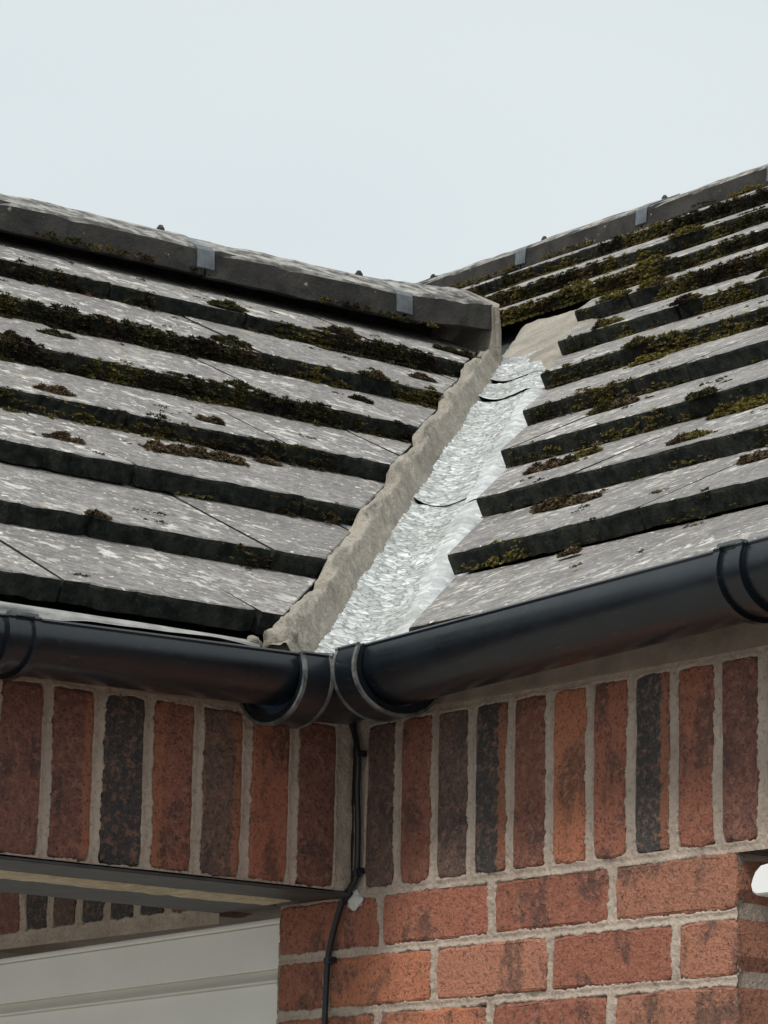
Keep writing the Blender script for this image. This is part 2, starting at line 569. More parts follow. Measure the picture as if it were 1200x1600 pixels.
def frame_left(y, z):
    # front faces +x
    return Matrix.Translation((rnd.uniform(-0.0012, 0.0012), y, z)) @ Matrix.Rotation(math.pi/2, 4, 'Z') @ Matrix.Rotation(rnd.uniform(-0.006, 0.006), 4, 'Y')

rects_R = []      # brick rectangles on the right wall (x0,x1,z0,z1)
rects_L = []

wall_r = thing('brick_wall', 'red brick wall on the right with a soldier course above plain stretcher courses', 'brick wall', (0.3, 0.05, GZ))
X0 = 0.0169
cols = ['grey', 'brown', 'grey', 'black', 'brown', 'orange', 'red', 'black', 'red', 'purple', 'orange']
alphas = {3: 1.0, 7: 1.0}
i = 0
while X0+0.075*i < 1.62:
    xc = X0+0.005+0.0325+0.075*i
    c = cols[i] if i < len(cols) else rnd.choice(list(C))
    brick(wall_r, rnd.choice(SOLD), xc, 0.1075, frame_right, c, alpha=alphas.get(i, 0.5))
    rects_R.append((xc-0.0303, xc+0.0303, 0.001, 0.214))
    i += 1
i = 0
inner = ['purple', 'black', 'black', 'black', 'grey', 'black', 'purple', 'brown', 'purple', 'red', 'grey', 'brown']
while -0.352-0.0765*i > -1.15:
    xc = -0.352-0.0375-0.0765*i
    brick(wall_r, rnd.choice(SOLD), xc, 0.1075, frame_right, inner[i % len(inner)])
    rects_R.append((xc-0.0303, xc+0.0303, 0.001, 0.214))
    i += 1
XE, XL = 0.727, -0.161
XS = 0.0602
course_cols = {0: ['red', 'red', 'red', 'pink'], 1: ['red', 'orange', 'pink', 'red', 'pink', 'red'], 2: ['orange', 'orange', 'red', 'pink']}
for n in range(6):
    zc = -0.01-0.0325-0.075*n
    off = XS if n % 2 == 0 else XS-0.1125
    js = [off+0.225*k for k in range(-2, 5)]
    edges = [XL-0.005] + [j for j in js if XL+0.03 < j < XE-0.03] + [XE+0.005]
    for q in range(len(edges)-1):
        a, b = edges[q]+0.005, edges[q+1]-0.005
        w = b-a
        base, bl = (STR, 0.215) if w > 0.15 else (HALF, 0.1025)
        cl = course_cols.get(n)
        c = cl[q % len(cl)] if cl else rnd.choice(['red', 'pink', 'orange', 'brown'])
        o = brick(wall_r, rnd.choice(base), (a+b)/2, zc, frame_right, c)
        o.scale = (w/bl, 1, 1)
        rects_R.append((a+(0 if q == 0 else 0.0015), b-(0 if q == len(edges)-2 else 0.0015), zc-0.0323, zc+0.0323))

wall_l = thing('brick_wall', 'darker brick wall on the left, a soldier course resting on the steel lintel', 'brick wall', (-0.15, -0.6, -0.01))
Y0 = 0.0221
colsL = ['purple', 'red', 'grey', 'brown', 'black', 'purple', 'purple', 'red', 'brown', 'purple']
i = 0
while Y0+0.075*i < 1.3:
    yc = -(Y0+0.005+0.0325+0.075*i)
    c = colsL[i] if i < len(colsL) else rnd.choice(list(C))
    brick(wall_l, rnd.choice(SOLD), yc, 0.1075, frame_left, c, alpha={2: 1.0, 3: 0.0, 5: 1.0, 9: 0.0}.get(i, 0.5))
    rects_L.append((yc-0.0303, yc+0.0303, 0.001, 0.214))
    i += 1

def mortar_sheet(name, parent, a0, a1, z0, z1, rects, to_world, seed, res=0.002):
    na, nz = int((a1-a0)/res)+1, int((z1-z0)/res)+1
    A = np.linspace(a0, a1, na)
    Z = np.linspace(z0, z1, nz)
    AA, ZZ = np.meshgrid(A, Z, indexing='ij')
    P = np.stack([AA, ZZ, np.full_like(AA, seed*3.1)], -1)
    wob = 0.0022*fbm(P, 60, 3, seed) + 0.0022*fbm(P, 220, 2, seed+3)
    D = np.full_like(AA, -0.02)
    for (x0, x1, y0, y1) in rects:
        ia = np.where((A > x0-0.02) & (A < x1+0.02))[0]
        iz = np.where((Z > y0-0.02) & (Z < y1+0.02))[0]
        if len(ia) == 0 or len(iz) == 0:
            continue
        sa, sz = slice(ia[0], ia[-1]+1), slice(iz[0], iz[-1]+1)
        dd = np.minimum(np.minimum(AA[sa, sz]-x0, x1-AA[sa, sz]), np.minimum(ZZ[sa, sz]-y0, y1-ZZ[sa, sz]))
        D[sa, sz] = np.maximum(D[sa, sz], dd)
    d = D + wob - 0.0012                                   # >0 : inside a brick
    flush = -0.0008 + 0.0034*fbm(P, 16, 3, seed+9) + 0.0010*fbm(P, 120, 3, seed+5)
    t = np.clip(d/0.0035, 0, 1)
    hgt = flush*(1-t) + (-0.016)*t
    # tooled groove in the middle of the joint
    hgt -= 0.0016*np.clip((-d-0.002)/0.004, 0, 1)
    V = to_world(AA, hgt, ZZ)
    me = grid_mesh(name, V, [M['mortar']])
    return link(name, fix_dir(me, V), parent)

def fix_dir(me, V):
    return me

toR = lambda a, h, z: np.stack([a, -h, z], -1)
toL = lambda a, h, z: np.stack([h, a, z], -1)
mortar_sheet('mortar', wall_r, -0.002, 1.62, -0.0105, 0.275, rects_R, toR, 1)
mortar_sheet('mortar', wall_r, -1.15, -0.305, -0.022, 0.20, rects_R, toR, 2)
mortar_sheet('mortar', wall_r, XL, XE-0.0015, -0.46, -0.0075, rects_R, toR, 3)
mortar_sheet('mortar', wall_l, -1.3, -0.001, -0.001, 0.262, rects_L, toL, 4)
# backing leaf, plain wall below and beyond the picture
link('mortar_reveal', box_mesh('mortar_reveal', (0.60, 0.004, -0.46), (XE-0.0035, 0.10, -0.0108), M['mortar']), wall_r)
link('backing_leaf', box_mesh('backing_leaf', (XL+0.002, 0.018, -0.455), (XE-0.006, 0.26, 0.30), M['mortar']), wall_r)
link('backing_leaf', box_mesh('backing_leaf', (-1.15, 0.0185, 0.004), (XL+0.002, 0.26, 0.30), M['mortar']), wall_r)
link('backing_leaf', box_mesh('backing_leaf', (XE-0.006, 0.0185, 0.004), (1.62, 0.26, 0.30), M['mortar']), wall_r)
link('lower_wall', box_mesh('lower_wall', (XL, 0.0, GZ), (XE, 0.26, -0.461), M['farbrick']), wall_r)
link('far_wall', box_mesh('far_wall', (-3.6, 0.0, GZ), (-1.1505, 0.26, 0.30), M['farbrick']), wall_r)
link('far_wall', box_mesh('far_wall', (1.6205, 0.0, GZ), (3.4, 0.26, 0.27), M['farbrick']), wall_r)
link('backing_leaf', box_mesh('backing_leaf', (-0.098, -1.3, 0.002), (-0.016, -0.002, 0.30), M['mortar']), wall_l)
link('inner_leaf', box_mesh('inner_leaf', (-0.30, -1.3, 0.001), (-0.165, -0.002, 0.29), M['mortar']), wall_l)
link('fascia_board', box_mesh('fascia_board', (0.010, -0.0085, 0.2225), (1.62, 0.004, 0.300), M['timber']), wall_r)
link('fascia_board', box_mesh('fascia_board', (-0.004, -1.3, 0.2205), (0.0085, -0.0005, 0.282), M['timber']), wall_l)
# pale filler smeared over the joint beside the cable
def blob(name, mat, c, ax, seed, amp=0.25, n=10, smooth=True, parent=None):
    th = np.linspace(0, math.pi, n)
    ph = np.linspace(0, 2*math.pi, 2*n)
    T, Ph = np.meshgrid(th, ph, indexing='ij')
    U = np.stack([np.sin(T)*np.cos(Ph), np.sin(T)*np.sin(Ph), np.cos(T)], -1)
    rr = 1+amp*fbm(U+seed*3.7, 1.8, 3, seed)
    V = U*rr[..., None]*np.array(ax)+np.array(c)
    V[:, -1] = V[:, 0]
    return link(name, grid_mesh(name, V, [mat], smooth), parent)
blob('filler_patch', M['filler'], (0.008, -0.0005, -0.013), (0.015, 0.003, 0.011), 3, 0.6, 14, parent=wall_r)

# porch ceiling behind the lintel
pc = link('porch_ceiling', box_mesh('porch_ceiling', (-3.6, -1.3, 0.205), (-0.301, -0.004, 0.225), M['plaster']))
pc['kind'] = 'structure'

# ------------------------------------------------------------------ steel lintels
lin = thing('steel_lintel', 'dark steel lintel with a cream strip, carrying the left brick soldier course', 'lintel', (-0.15, -0.6, -0.008))
link('outer_flange', box_mesh('outer_flange', (-0.100, -1.3, -0.0075), (0.0035, -0.006, -0.0035), M['steel'], 0.0008), lin)
link('inner_flange', box_mesh('inner_flange', (-0.300, -1.3, -0.0085), (-0.160, -0.004, -0.0030), M['steel'], 0.0008), lin)
# cavity strip: rough cream band between the flanges
ys = np.linspace(-1.3, -0.028, 260)
xs = np.linspace(-0.168, -0.094, 12)
YY, XX = np.meshgrid(ys, xs, indexing='ij')
P = np.stack([YY, XX, YY*0], -1)
zz = -0.0100 - 0.0022*fbm(P, 45, 3, 4) + 0.012*np.clip(np.abs((XX+0.131)/0.037)-0.80, 0, 1)*2.0
link('cavity_strip', grid_mesh('cavity_strip', np.stack([XX, YY, zz], -1), [M['insul']]), lin)

lin2 = thing('steel_lintel', 'thin grey steel lintel edge over the opening at the far right', 'lintel', (1.1, 0.05, -0.008))
link('flange', box_mesh('flange', (XE+0.001, 0.0035, -0.0095), (1.62, 0.100, -0.0035), M['steel'], 0.0008), lin2)
link('inner_flange', box_mesh('inner_flange', (XE+0.001, 0.125, -0.0095), (1.62, 0.26, -0.0035), M['steel'], 0.0008), lin2)

# ------------------------------------------------------------------ roofs
PL, GL, EL, ZL = R_(31.44), 0.2871, -0.0031, 0.3468
PR, GR, ER, ZR = R_(32.24), 0.3036, -0.0035, 0.3450
TH = 0.031
DL, DR = 0.1228, 0.1161

def clip_poly(poly, a, b, c):
    """keep a*x+b*y<=c"""
    outp = []
    for i in range(len(poly)):
        p, q = poly[i], poly[(i+1) % len(poly)]
        dp, dq = a*p[0]+b*p[1]-c, a*q[0]+b*q[1]-c
        if dp <= 0:
            outp.append(p)
        if (dp < 0 < dq) or (dq < 0 < dp):
            t = dp/(dp-dq)
            outp.append((p[0]+(q[0]-p[0])*t, p[1]+(q[1]-p[1])*t))
    return outp

TW, TL = 0.2958, 0.352
def tile_poly(seed):
    r = random.Random(seed)
    n = 16
    pts = []
    wav = r.uniform(0, 6)
    for i in range(n+1):
        x = -TW/2+TW*i/n
        y = r.uniform(-0.0012, 0.0022)+0.0014*math.sin(i*0.7+wav)
        if 0 < i < n and r.random() < 0.16:
            y += r.uniform(0.002, 0.008)
        if i in (0, n):
            y += r.uniform(0.001, 0.009)
        pts.append((x, y))
    pts += [(TW/2, TL*0.5), (TW/2, TL), (-TW/2, TL), (-TW/2, TL*0.5)]
    return pts

def tile_mesh(poly, seed=0):
    r = random.Random(seed+77)
    cx = sum(p[0] for p in poly)/len(poly)
    cy = sum(p[1] for p in poly)/len(poly)
    n = len(poly)
    V, F, mi = [], [], []
    for ins, z, jz in ((0.005, 0.0, 0.0003), (0.0016, -0.0014, 0.0009), (0.0, -0.006, 0.0014), (0.0008, -TH, 0.0012)):
        for x, y in poly:
            dx, dy = cx-x, cy-y
            L = math.hypot(dx, dy) or 1
            V.append((x+dx/L*ins, y+dy/L*ins, z+r.uniform(-jz, jz)))
    for k in range(3):
        for i in range(n):
            j = (i+1) % n
            F.append((k*n+i, (k+1)*n+i, (k+1)*n+j, k*n+j))
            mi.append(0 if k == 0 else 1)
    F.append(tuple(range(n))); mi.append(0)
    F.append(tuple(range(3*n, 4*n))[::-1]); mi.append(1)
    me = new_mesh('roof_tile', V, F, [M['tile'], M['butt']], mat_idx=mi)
    return fix_normals(me)

TPOLY = [tile_poly(i) for i in range(8)]
TMESH = [tile_mesh(p, i) for i, p in enumerate(TPOLY)]

def roof_pt(side, u, s, n=0.0):
    """u along the eave (world y on the left roof, world x on the right), s up the slope, n off the tile plane"""
    if side == 'L':
        return Vector((EL-s*math.cos(PL)+n*math.sin(PL), u, ZL+s*math.sin(PL)+n*math.cos(PL)))
    return Vector((u, -ER+s*math.cos(PR)-n*math.sin(PR), ZR+s*math.sin(PR)+n*math.cos(PR)))

def tile_frame(side, u, k, jit=True, ds=0.0):
    p, g = (PL, GL) if side == 'L' else (PR, GR)
    q = p-math.asin(TH/g)
    o = roof_pt(side, u, k*g+ds)
    if side == 'L':
        ud, td, nd = Vector((0, 1, 0)), Vector((-math.cos(q), 0, math.sin(q))), Vector((math.sin(q), 0, math.cos(q)))
    else:
        ud, td, nd = Vector((1, 0, 0)), Vector((0, math.cos(q), math.sin(q))), Vector((0, -math.sin(q), math.cos(q)))
    m = Matrix(((ud.x, td.x, nd.x, o.x), (ud.y, td.y, nd.y, o.y), (ud.z, td.z, nd.z, o.z), (0, 0, 0, 1)))
    if jit:
        m = m @ Matrix.Translation((0, rnd.uniform(-0.003, 0.003), rnd.uniform(-0.0012, 0.0016))) @ Matrix.Rotation(rnd.uniform(-0.006, 0.006), 4, 'Y') @ Matrix.Rotation(rnd.uniform(-0.004, 0.004), 4, 'Z') @ Matrix.Rotation(rnd.uniform(-0.005, 0.003), 4, 'X')
    return m

def lay_roof(root, side, courses, phases, umin, umax):
    p, g = (PL, GL) if side == 'L' else (PR, GR)
    cp = math.cos(p)
    for k in range(courses):
        ph = phases[k % len(phases)]
        i0 = math.ceil((umin-ph)/0.3)
        lo = -4.0 if (side == 'R' and k >= 8) else umin
        i0 = math.ceil((lo-ph)/0.3) - 1
        i1 = math.floor((umax-ph)/0.3)
        ds = -0.045 if (side == 'R' and k == 0) else 0.0
        for i in range(i0, i1+1):
            u = ph+0.3*i+0.15
            vi = rnd.randrange(len(TPOLY))
            poly = TPOLY[vi]
            s0 = k*g+ds
            if side == 'L':
                # y - s cos p <= -EL - DL
                c = -EL-DL + s0*cp - u + rnd.uniform(-0.004, 0.004)
                pl = clip_poly(poly, 1.0, -cp, c)
            elif k < 8:
                c = -(DR + ER - s0*cp - u) + rnd.uniform(-0.004, 0.004)
                pl = clip_poly(poly, -1.0, -cp, c)
            else:
                pl = poly
            if len(pl) < 3:
                continue
            area = abs(sum(pl[a][0]*pl[(a+1) % len(pl)][1]-pl[(a+1) % len(pl)][0]*pl[a][1] for a in range(len(pl))))/2
            if area < 0.0008:
                continue
            me = TMESH[vi] if len(pl) == len(poly) and pl == poly else tile_mesh(pl, vi+k*13+i)
            link('tile', me, root, mw=tile_frame(side, u, k, ds=ds))

roof_l = thing('tiled_roof', 'mossy grey tiled roof slope on the left with a mortared valley edge', 'tiled roof', (-1.0, -0.3, 0.3))
roof_r = thing('tiled_roof', 'mossy grey tiled roof slope on the right, rising to the higher ridge', 'tiled roof', (-0.5, 1.2, 0.3))
phL = [-0.153, -0.26, -0.03, -0.19, -0.05, -0.20, -0.06]
phR = [0.10, -0.05, 0.12, -0.04, 0.10, -0.06, 0.11, -0.03]
lay_roof(roof_l, 'L', 7, phL, -1.3, 1.9)
lay_roof(roof_r, 'R', 11, phR, -2.2, 1.5)

# underlay decks
def deck(parent, pts):
    n = len(pts)
    V = [p for p in pts]+[(p[0], p[1], p[2]-0.03) for p in pts]
    F = [tuple(range(n)), tuple(range(n, 2*n))[::-1]]+[(i, n+i, n+(i+1) % n, (i+1) % n) for i in range(n)]
    link('roof_deck', fix_normals(new_mesh('roof_deck', V, F, [M['deck']])), parent)
dz = -0.085
zl = lambda x: ZL+dz-math.tan(PL)*x
zr = lambda y: ZR+dz+math.tan(PR)*y
RX, RY = -1.765, 2.82
deck(roof_l, [(-0.01, -1.3, zl(-0.01)), (-0.01, 0.01, zl(-0.01)), (RX, -RX, zl(RX)), (RX, -1.3, zl(RX))])
deck(roof_l, [(RX, -1.3, zl(RX)), (RX, -RX, zl(RX)), (2*RX, 0, zl(0)), (2*RX, -1.3, zl(0))])
deck(roof_r, [(-0.01, 0.01, zr(0.01)), (1.6, 0.01, zr(0.01)), (1.6, RY, zr(RY)), (-4.2, RY, zr(RY)), (-4.2, -RX, zr(-RX)), (RX, -RX, zr(-RX))])
deck(roof_r, [(1.6, RY, zr(RY)), (1.6, 2*RY, zr(0)), (-4.2, 2*RY, zr(0)), (-4.2, RY, zr(RY))])

# ------------------------------------------------------------------ ridge tiles
def ridge_section():
    # (across, up) outer then inner: low roof-shaped top with upright sides
    w, h, d = 0.104, 0.050, 0.056
    outer = [(-w-0.003, -d), (-w, -0.006), (-w+0.008, 0.003), (-0.012, h-0.002), (0, h), (0.012, h-0.002), (w-0.008, 0.003), (w, -0.006), (w+0.003, -d)]
    inn = [(a*0.86, b-0.016 if abs(a) < w-0.01 else b) for a, b in outer]
    inn[0] = (outer[0][0]+0.016, -d); inn[-1] = (outer[-1][0]-0.016, -d)
    inn[1] = (outer[1][0]+0.016, -0.02); inn[-2] = (outer[-2][0]-0.016, -0.02)
    return outer+inn[::-1]
SEC = ridge_section()

def ridge_tile_mesh(L, seed):
    r = random.Random(seed)
    path = []
    n = 13
    V, F = [], []
    m = len(SEC)
    for i in range(n):
        x = -L/2+L*i/(n-1)
        for a, b in SEC:
            V.append((x, a+r.uniform(-0.0013, 0.0013), b+r.uniform(-0.0013, 0.0013)-(r.random() < 0.08)*0.003))
    for i in range(n-1):
        for j in range(m):
            k = (j+1) % m
            F.append((i*m+j, i*m+k, (i+1)*m+k, (i+1)*m+j))
    h = m//2
    for e in (0, (n-1)*m):
        for j in range(h-1):
            F.append((e+j, e+j+1, e+m-2-j, e+m-1-j))
    return fix_normals(new_mesh('ridge_tile', V, F, [M['ridge']]))
RT = [ridge_tile_mesh(0.468, 40+i) for i in range(4)]
RTS = ridge_tile_mesh(0.235, 55)

def strap_mesh():
    """thin metal union strap over a ridge joint"""
    pts = [(-0.1095, -0.040), (-0.1075, -0.004), (-0.098, 0.0065), (0, 0.055), (0.098, 0.0065), (0.1075, -0.004), (0.1095, -0.040)]
    V, F = [], []
    for x in (-0.020, 0.020):
        for a, b in pts:
            V.append((x, a, b))
        for a, b in pts:
            V.append((x, a*0.975, b-0.002))
    n = len(pts)
    for j in range(n-1):
        F += [(j, j+1, 2*n+j+1, 2*n+j), (n+j, 3*n+j, 3*n+j+1, n+j+1), (j, n+j, n+j+1, j+1), (2*n+j, 2*n+j+1, 3*n+j+1, 3*n+j)]
    F += [(0, 2*n, 3*n, n), (n-1, 2*n-1, 4*n-1, 3*n-1)]
    return fix_normals(new_mesh('strap', V, F, [M['clipmetal']]))
STRAP = strap_mesh()

def screw_mesh():
    import bmesh
    bm = bmesh.new()
    bmesh.ops.create_cone(bm, cap_ends=True, segments=10, radius1=0.009, radius2=0.008, depth=0.008, matrix=Matrix.Translation((0, 0, 0.004)))
    bmesh.ops.create_cone(bm, cap_ends=True, segments=10, radius1=0.0075, radius2=0.004, depth=0.006, matrix=Matrix.Translation((0, 0, 0.0110)))
    me = bpy.data.meshes.new('screw')
    bm.to_mesh(me); bm.free()
    me.materials.append(M['ridge'])
    return me
SCREW = screw_mesh()

def ridge_run(root, origin, ang, joints, z0, rise=0.0, end_tilt=0.0):
    """joints: positions along the run"""
    for i in range(len(joints)-1):
        a, b = joints[i], joints[i+1]
        last = i == len(joints)-2
        z = z0+rise*((a+b)/2-joints[0])+(end_tilt*(b-a)/2 if last else 0.0)
        full = abs(b-a) > 0.3
        me = rnd.choice(RT) if full else RTS
        L0 = 0.468 if full else 0.235
        mid = (a+b)/2
        mw = Matrix.Translation((origin[0], origin[1], 0)) @ Matrix.Rotation(ang, 4, 'Z') @ Matrix.Translation((mid, 0, z+rnd.uniform(-0.0025, 0.0025))) @ Matrix.Rotation((-end_tilt if last else rnd.uniform(-0.006, 0.006))-rise, 4, 'Y')
        o = link('ridge_tile', me, root, mw=mw)
        o.scale = ((b-a-0.006)/L0, 1, 1)
        # strap and screw over the joint at its far end
        for mesh, nm, dx, dz_ in ((STRAP, 'strap', 0.0, 0.0), (SCREW, 'screw', -0.034, 0.049)):
            if i == len(joints)-2:
                continue
            m2 = Matrix.Translation((origin[0], origin[1], 0)) @ Matrix.Rotation(ang, 4, 'Z') @ Matrix.Translation((b+dx, 0, z+dz_))
            c = bpy.data.objects.new(nm, mesh)
            COL.objects.link(c)
            c.parent = o
            c.matrix_parent_inverse = (Matrix.Translation(-Vector(root.location)) @ o.matrix_basis).inverted() @ Matrix.Translation(-Vector(root.location))
            c.matrix_basis = m2

ridge_run(roof_l, (-1.765, 0), math.pi/2, [-1.05, -0.58, -0.11, 0.355, 0.862, 1.340, 1.570], 1.408, 0.007, 0.085)
ridge_run(roof_r, (0, 2.825), 0.0, [-3.90, -3.43, -2.968, -2.507, -2.045, -1.58, -1.11, -0.64, -0.17, 0.30, 0.77, 1.24], 2.090)

# ------------------------------------------------------------------ valley: foil, mortar
tanL, tanR = math.tan(PL), math.tan(PR)
def valley_z(x, y):
    a = ZL-tanL*(x-EL)
    b = ZR+tanR*(y+ER)
    m = np.maximum(a, b)
    d = np.abs(a-b)
    return m + 0.25*np.clip(0.03-d, 0, 1)**2/0.03      # soft crease

val = thing('valley_flashing', 'crinkled silver metal flashing strip running down the roof valley', 'flashing', (-0.8, 0.8, 0.3))
foil_cuts = [(-0.100, 0.66), (0.645, 1.335), (1.325, 1.475), (1.465, 1.69)]
for q, (a0, a1) in enumerate(foil_cuts):
    A = np.linspace(a0, a1, int((a1-a0)/0.0035))
    O = np.linspace(-0.10, 0.155, 72)
    AA, OO = np.meshgrid(A, O, indexing='ij')
    # lower edge of each piece is cut in a slight curve
    bow = 0.03*np.clip(1-(AA-a0)/0.08, 0, 1)*((OO-0.045)/0.12)**2 * (1 if q else 0)
    AA2 = AA+bow
    X, Y = -AA2+OO/2, AA2+OO/2
    P = np.stack([X*1.0, Y*1.0, AA*0], -1)
    Ps = np.stack([AA*105, OO*70, AA*0+q*5], -1)
    cr = np.abs(noise(Ps, 1.0, 20+q))*0.6+np.abs(noise(Ps, 2.1, 31+q))*0.4
    soft = np.clip((0.085-OO)/0.03, 0.28, 1)
    edge = np.clip((AA-a0)/0.02, 0.0, 1)
    Z = valley_z(X, Y)-0.040 + 0.0036*(cr-0.3)*soft*edge + 0.0025*fbm(P, 9, 2, 3+q)
    Z += 0.0045*q*0 + 0.0032*np.clip(1-(AA-a0)/0.05, 0, 1)*(1 if q else 0)
    Z -= 0.022*np.clip((OO-0.06)/0.06, 0, 1)           # runs on under the right-hand tiles
    link('foil_strip', grid_mesh('foil_strip', np.stack([X, Y, Z], -1)[:, ::-1], [M['foil']]), val)

# smoother lapped apron along the right-hand side of the foil
for q, (a0, a1) in enumerate([(-0.100, 0.60), (0.605, 1.30)]):
    A = np.linspace(a0, a1, int((a1-a0)/0.006))
    TT = np.linspace(0, 1, 22)
    AA, TT = np.meshgrid(A, TT, indexing='ij')
    Pq = np.stack([AA, TT*0.05, AA*0+q*3], -1)
    OO = 0.060+0.09*TT + 0.010*fbm(Pq, 12, 3, 71+q)*(1-TT)
    X, Y = -AA+OO/2, AA+OO/2
    Z = valley_z(X, Y)-0.0345+0.0015*fbm(Pq, 12, 3, 75+q)-0.022*np.clip((OO-0.085)/0.045, 0, 1)
    link('foil_apron', grid_mesh('foil_apron', np.stack([X, Y, Z], -1)[:, ::-1], [M['foil2']]), val)

# mortar bedding along the cut edge of the left tiles
A = np.linspace(-0.105, 1.68, 900)
T = np.linspace(0, 1, 40)
AA, TT = np.meshgrid(A, T, indexing='ij')
P3 = np.stack([AA, TT*0.12, AA*0], -1)
O = np.interp(T, [0, 0.16, 0.32, 0.48, 0.8, 1.0], [-0.136, -0.123, -0.112, -0.101, -0.071, -0.046])
N = np.interp(T, [0, 0.16, 0.32, 0.48, 0.8, 1.0], [-0.016, -0.0010, 0.0010, -0.010, -0.040, -0.066])
rag = np.interp(T, [0, 0.3, 0.6, 1.0], [0.8, 0.45, 0.3, 0.45])[None, :]
OO = O[None, :] + rag*(0.010*fbm(P3, 8, 3, 8) + 0.009*fbm(P3, 38, 3, 12))
X, Y = -AA+OO/2, AA+OO/2
fr_s = (((EL-X)/math.cos(PL))/GL) % 1.0
saw = np.where(fr_s < 0.88, fr_s/0.88, (1-fr_s)/0.12)           # follows the stepped tiles
wgt = np.clip((0.50-TT)/0.18, 0, 1)
Z = ZL-tanL*(X-EL) + N[None, :] - 0.022*saw*wgt + 0.0025*fbm(P3, 14, 4, 2)*np.clip(TT*4, 0.3, 1) + 0.0045*fbm(P3, 60, 4, 6, 0.65)*np.clip((TT-0.15)*4, 0.1, 1)
mort = link('mortar_bedding', grid_mesh('mortar_bedding', np.stack([X, Y, Z], -1)[:, ::-1], [M['render']]), roof_l)

# mortar closing the ridge end
def slab(name, parent, corners, th, mat, seed, amp=0.006, n=26):
    """bilinear patch with noisy skin, thickness along its normal"""
    c = [np.array(p, float) for p in corners]
    s = np.linspace(0, 1, n)
    S, T2 = np.meshgrid(s, s, indexing='ij')
    B = (c[0]*((1-S)*(1-T2))[..., None]+c[1]*(S*(1-T2))[..., None]+c[2]*(S*T2)[..., None]+c[3]*((1-S)*T2)[..., None])
    nv = np.cross(c[1]-c[0], c[3]-c[0]); nv /= np.linalg.norm(nv)
    edge = np.minimum(np.minimum(S, 1-S), np.minimum(T2, 1-T2))
    h = th*np.clip(edge/0.12, 0, 1)**0.5 + amp*fbm(B, 16, 4, seed)
    top = B+nv*h[..., None]
    inpl = 0.010*fbm(B+9, 12, 3, seed+1)
    top += (c[1]-c[0])/np.linalg.norm(c[1]-c[0])*inpl[..., None]
    return link(name, grid_mesh(name, top, [mat]), parent)

outer = SEC[:9]
ring = [(-0.112, -0.137)]+[(p[0]*1.025, p[1]*1.01+0.001) for p in outer]+[(0.112, -0.137)]
V, F = [], []
nr = len(ring)
for i in range(5):
    for (p0, p1) in ring:
        j = np.array([p0, i*0.3, p1])
        V.append((-1.765+p0+rnd.uniform(-0.002, 0.002), 1.562+i*0.006+rnd.uniform(-0.004, 0.004), 1.444+p1+rnd.uniform(-0.003, 0.003)))
for i in range(4):
    for j in range(nr-1):
        F.append((i*nr+j, i*nr+j+1, (i+1)*nr+j+1, (i+1)*nr+j))
F += [tuple(range(nr)), tuple(range(4*nr, 5*nr))[::-1]]
link('mortar_end', fix_normals(new_mesh('mortar_end', V, F, [M['render']])), roof_l)
def rp(x, y, n):
    return (x, y-n*math.sin(PR), ZR+tanR*(y+ER)+n*math.cos(PR))
slab('mortar_patch', roof_r, [rp(-2.14, 2.02, -0.042), rp(-1.80, 1.64, -0.055), rp(-1.42, 1.50, -0.045), rp(-1.715, 1.99, -0.036)], 0.014, M['render'], 6, 0.008)

# mortar plug and broken bits at the left eave end
blob('mortar_plug', M['render'], (0.020, -0.140, 0.306), (0.020, 0.026, 0.022), 12, 0.35, 16, parent=roof_l)
blob('mortar_crumb', M['render'], (0.030, -0.190, 0.298), (0.008, 0.010, 0.009), 17, 0.5, 10, parent=roof_l)

# sagging felt strip between eave tiles and left gutter
yy = np.linspace(-1.3, -0.185, 140)
tt = np.linspace(0, 1, 16)
YY, TT = np.meshgrid(yy, tt, indexing='ij')
lip = 0.017+0.012*np.sin((YY+0.10)*7.0)+0.004*fbm(np.stack([YY, YY*0, YY*0], -1), 9, 3, 4)
X = np.interp(TT, [0, 0.6, 0.75, 1.0], [-0.08, 0.022, 0.034, 0.040])+0.004*fbm(np.stack([YY, TT, TT*0], -1), 7, 2, 8)
Z = np.interp(TT, [0, 0.6, 0.7], [0.312, 0.3035, 0.300]) - np.clip((TT-0.66)/0.34, 0, 1)*lip
link('felt_strip', grid_mesh('felt_strip', np.stack([X, YY, Z], -1), [M['felt']]), roof_l)

# ------------------------------------------------------------------ gutter
gut = thing('rain_gutter', 'black half-round plastic rain gutter following both eaves round the inner corner', 'gutter', (0.1, -0.1, 0.2))
zrR = lambda x: 0.276+0.033*(x-0.14)
zrL = lambda y: 0.268+0.020*(y+0.14)
AX = 0.083
def gprof(w, d, th, lip=True):
    o = []
    n = 24
    up = 0.40                      # the sides curl back in above the widest line
    zc0 = -d*0.30
    dv = d+zc0
    for i in range(n+1):
        t = -up+(math.pi+2*up)*i/n
        o.append((-w*math.cos(t), zc0-dv*math.sin(t)*(1 if t > 0 and t < math.pi else 0.30*d/dv/math.sin(up))))
    e = o[-1][0]
    # o runs from -w (wall side) to +w (front)
    inn = [(a*(w-th)/w, zc0+(b-zc0)*(dv-th)/dv) for a, b in o]
    inn[0] = (o[0][0]+th, 0.0); inn[-1] = (e-th, 0.0)
    if lip:
        o = o + [(e+0.0012, 0.003), (e-0.001, 0.0055)]
        inn = inn + [(e-0.005, 0.003)]
    return o+inn[::-1]
def gutter_piece(name, path, prof, parent, smooth=True):
    V, F = sweep(path, prof, closed_prof=True)
    me = fix_normals(new_mesh(name, V, F, [M['pvc']], smooth=True))
    # keep rims crisp
    try:
        me.set_sharp_from_angle(angle=R_(35))
    except Exception:
        pass
    return link(name, me, parent)
W, D_ = 0.0565, 0.066
PX = Vector((1, 0, 0)); PYn = Vector((0, -1, 0))
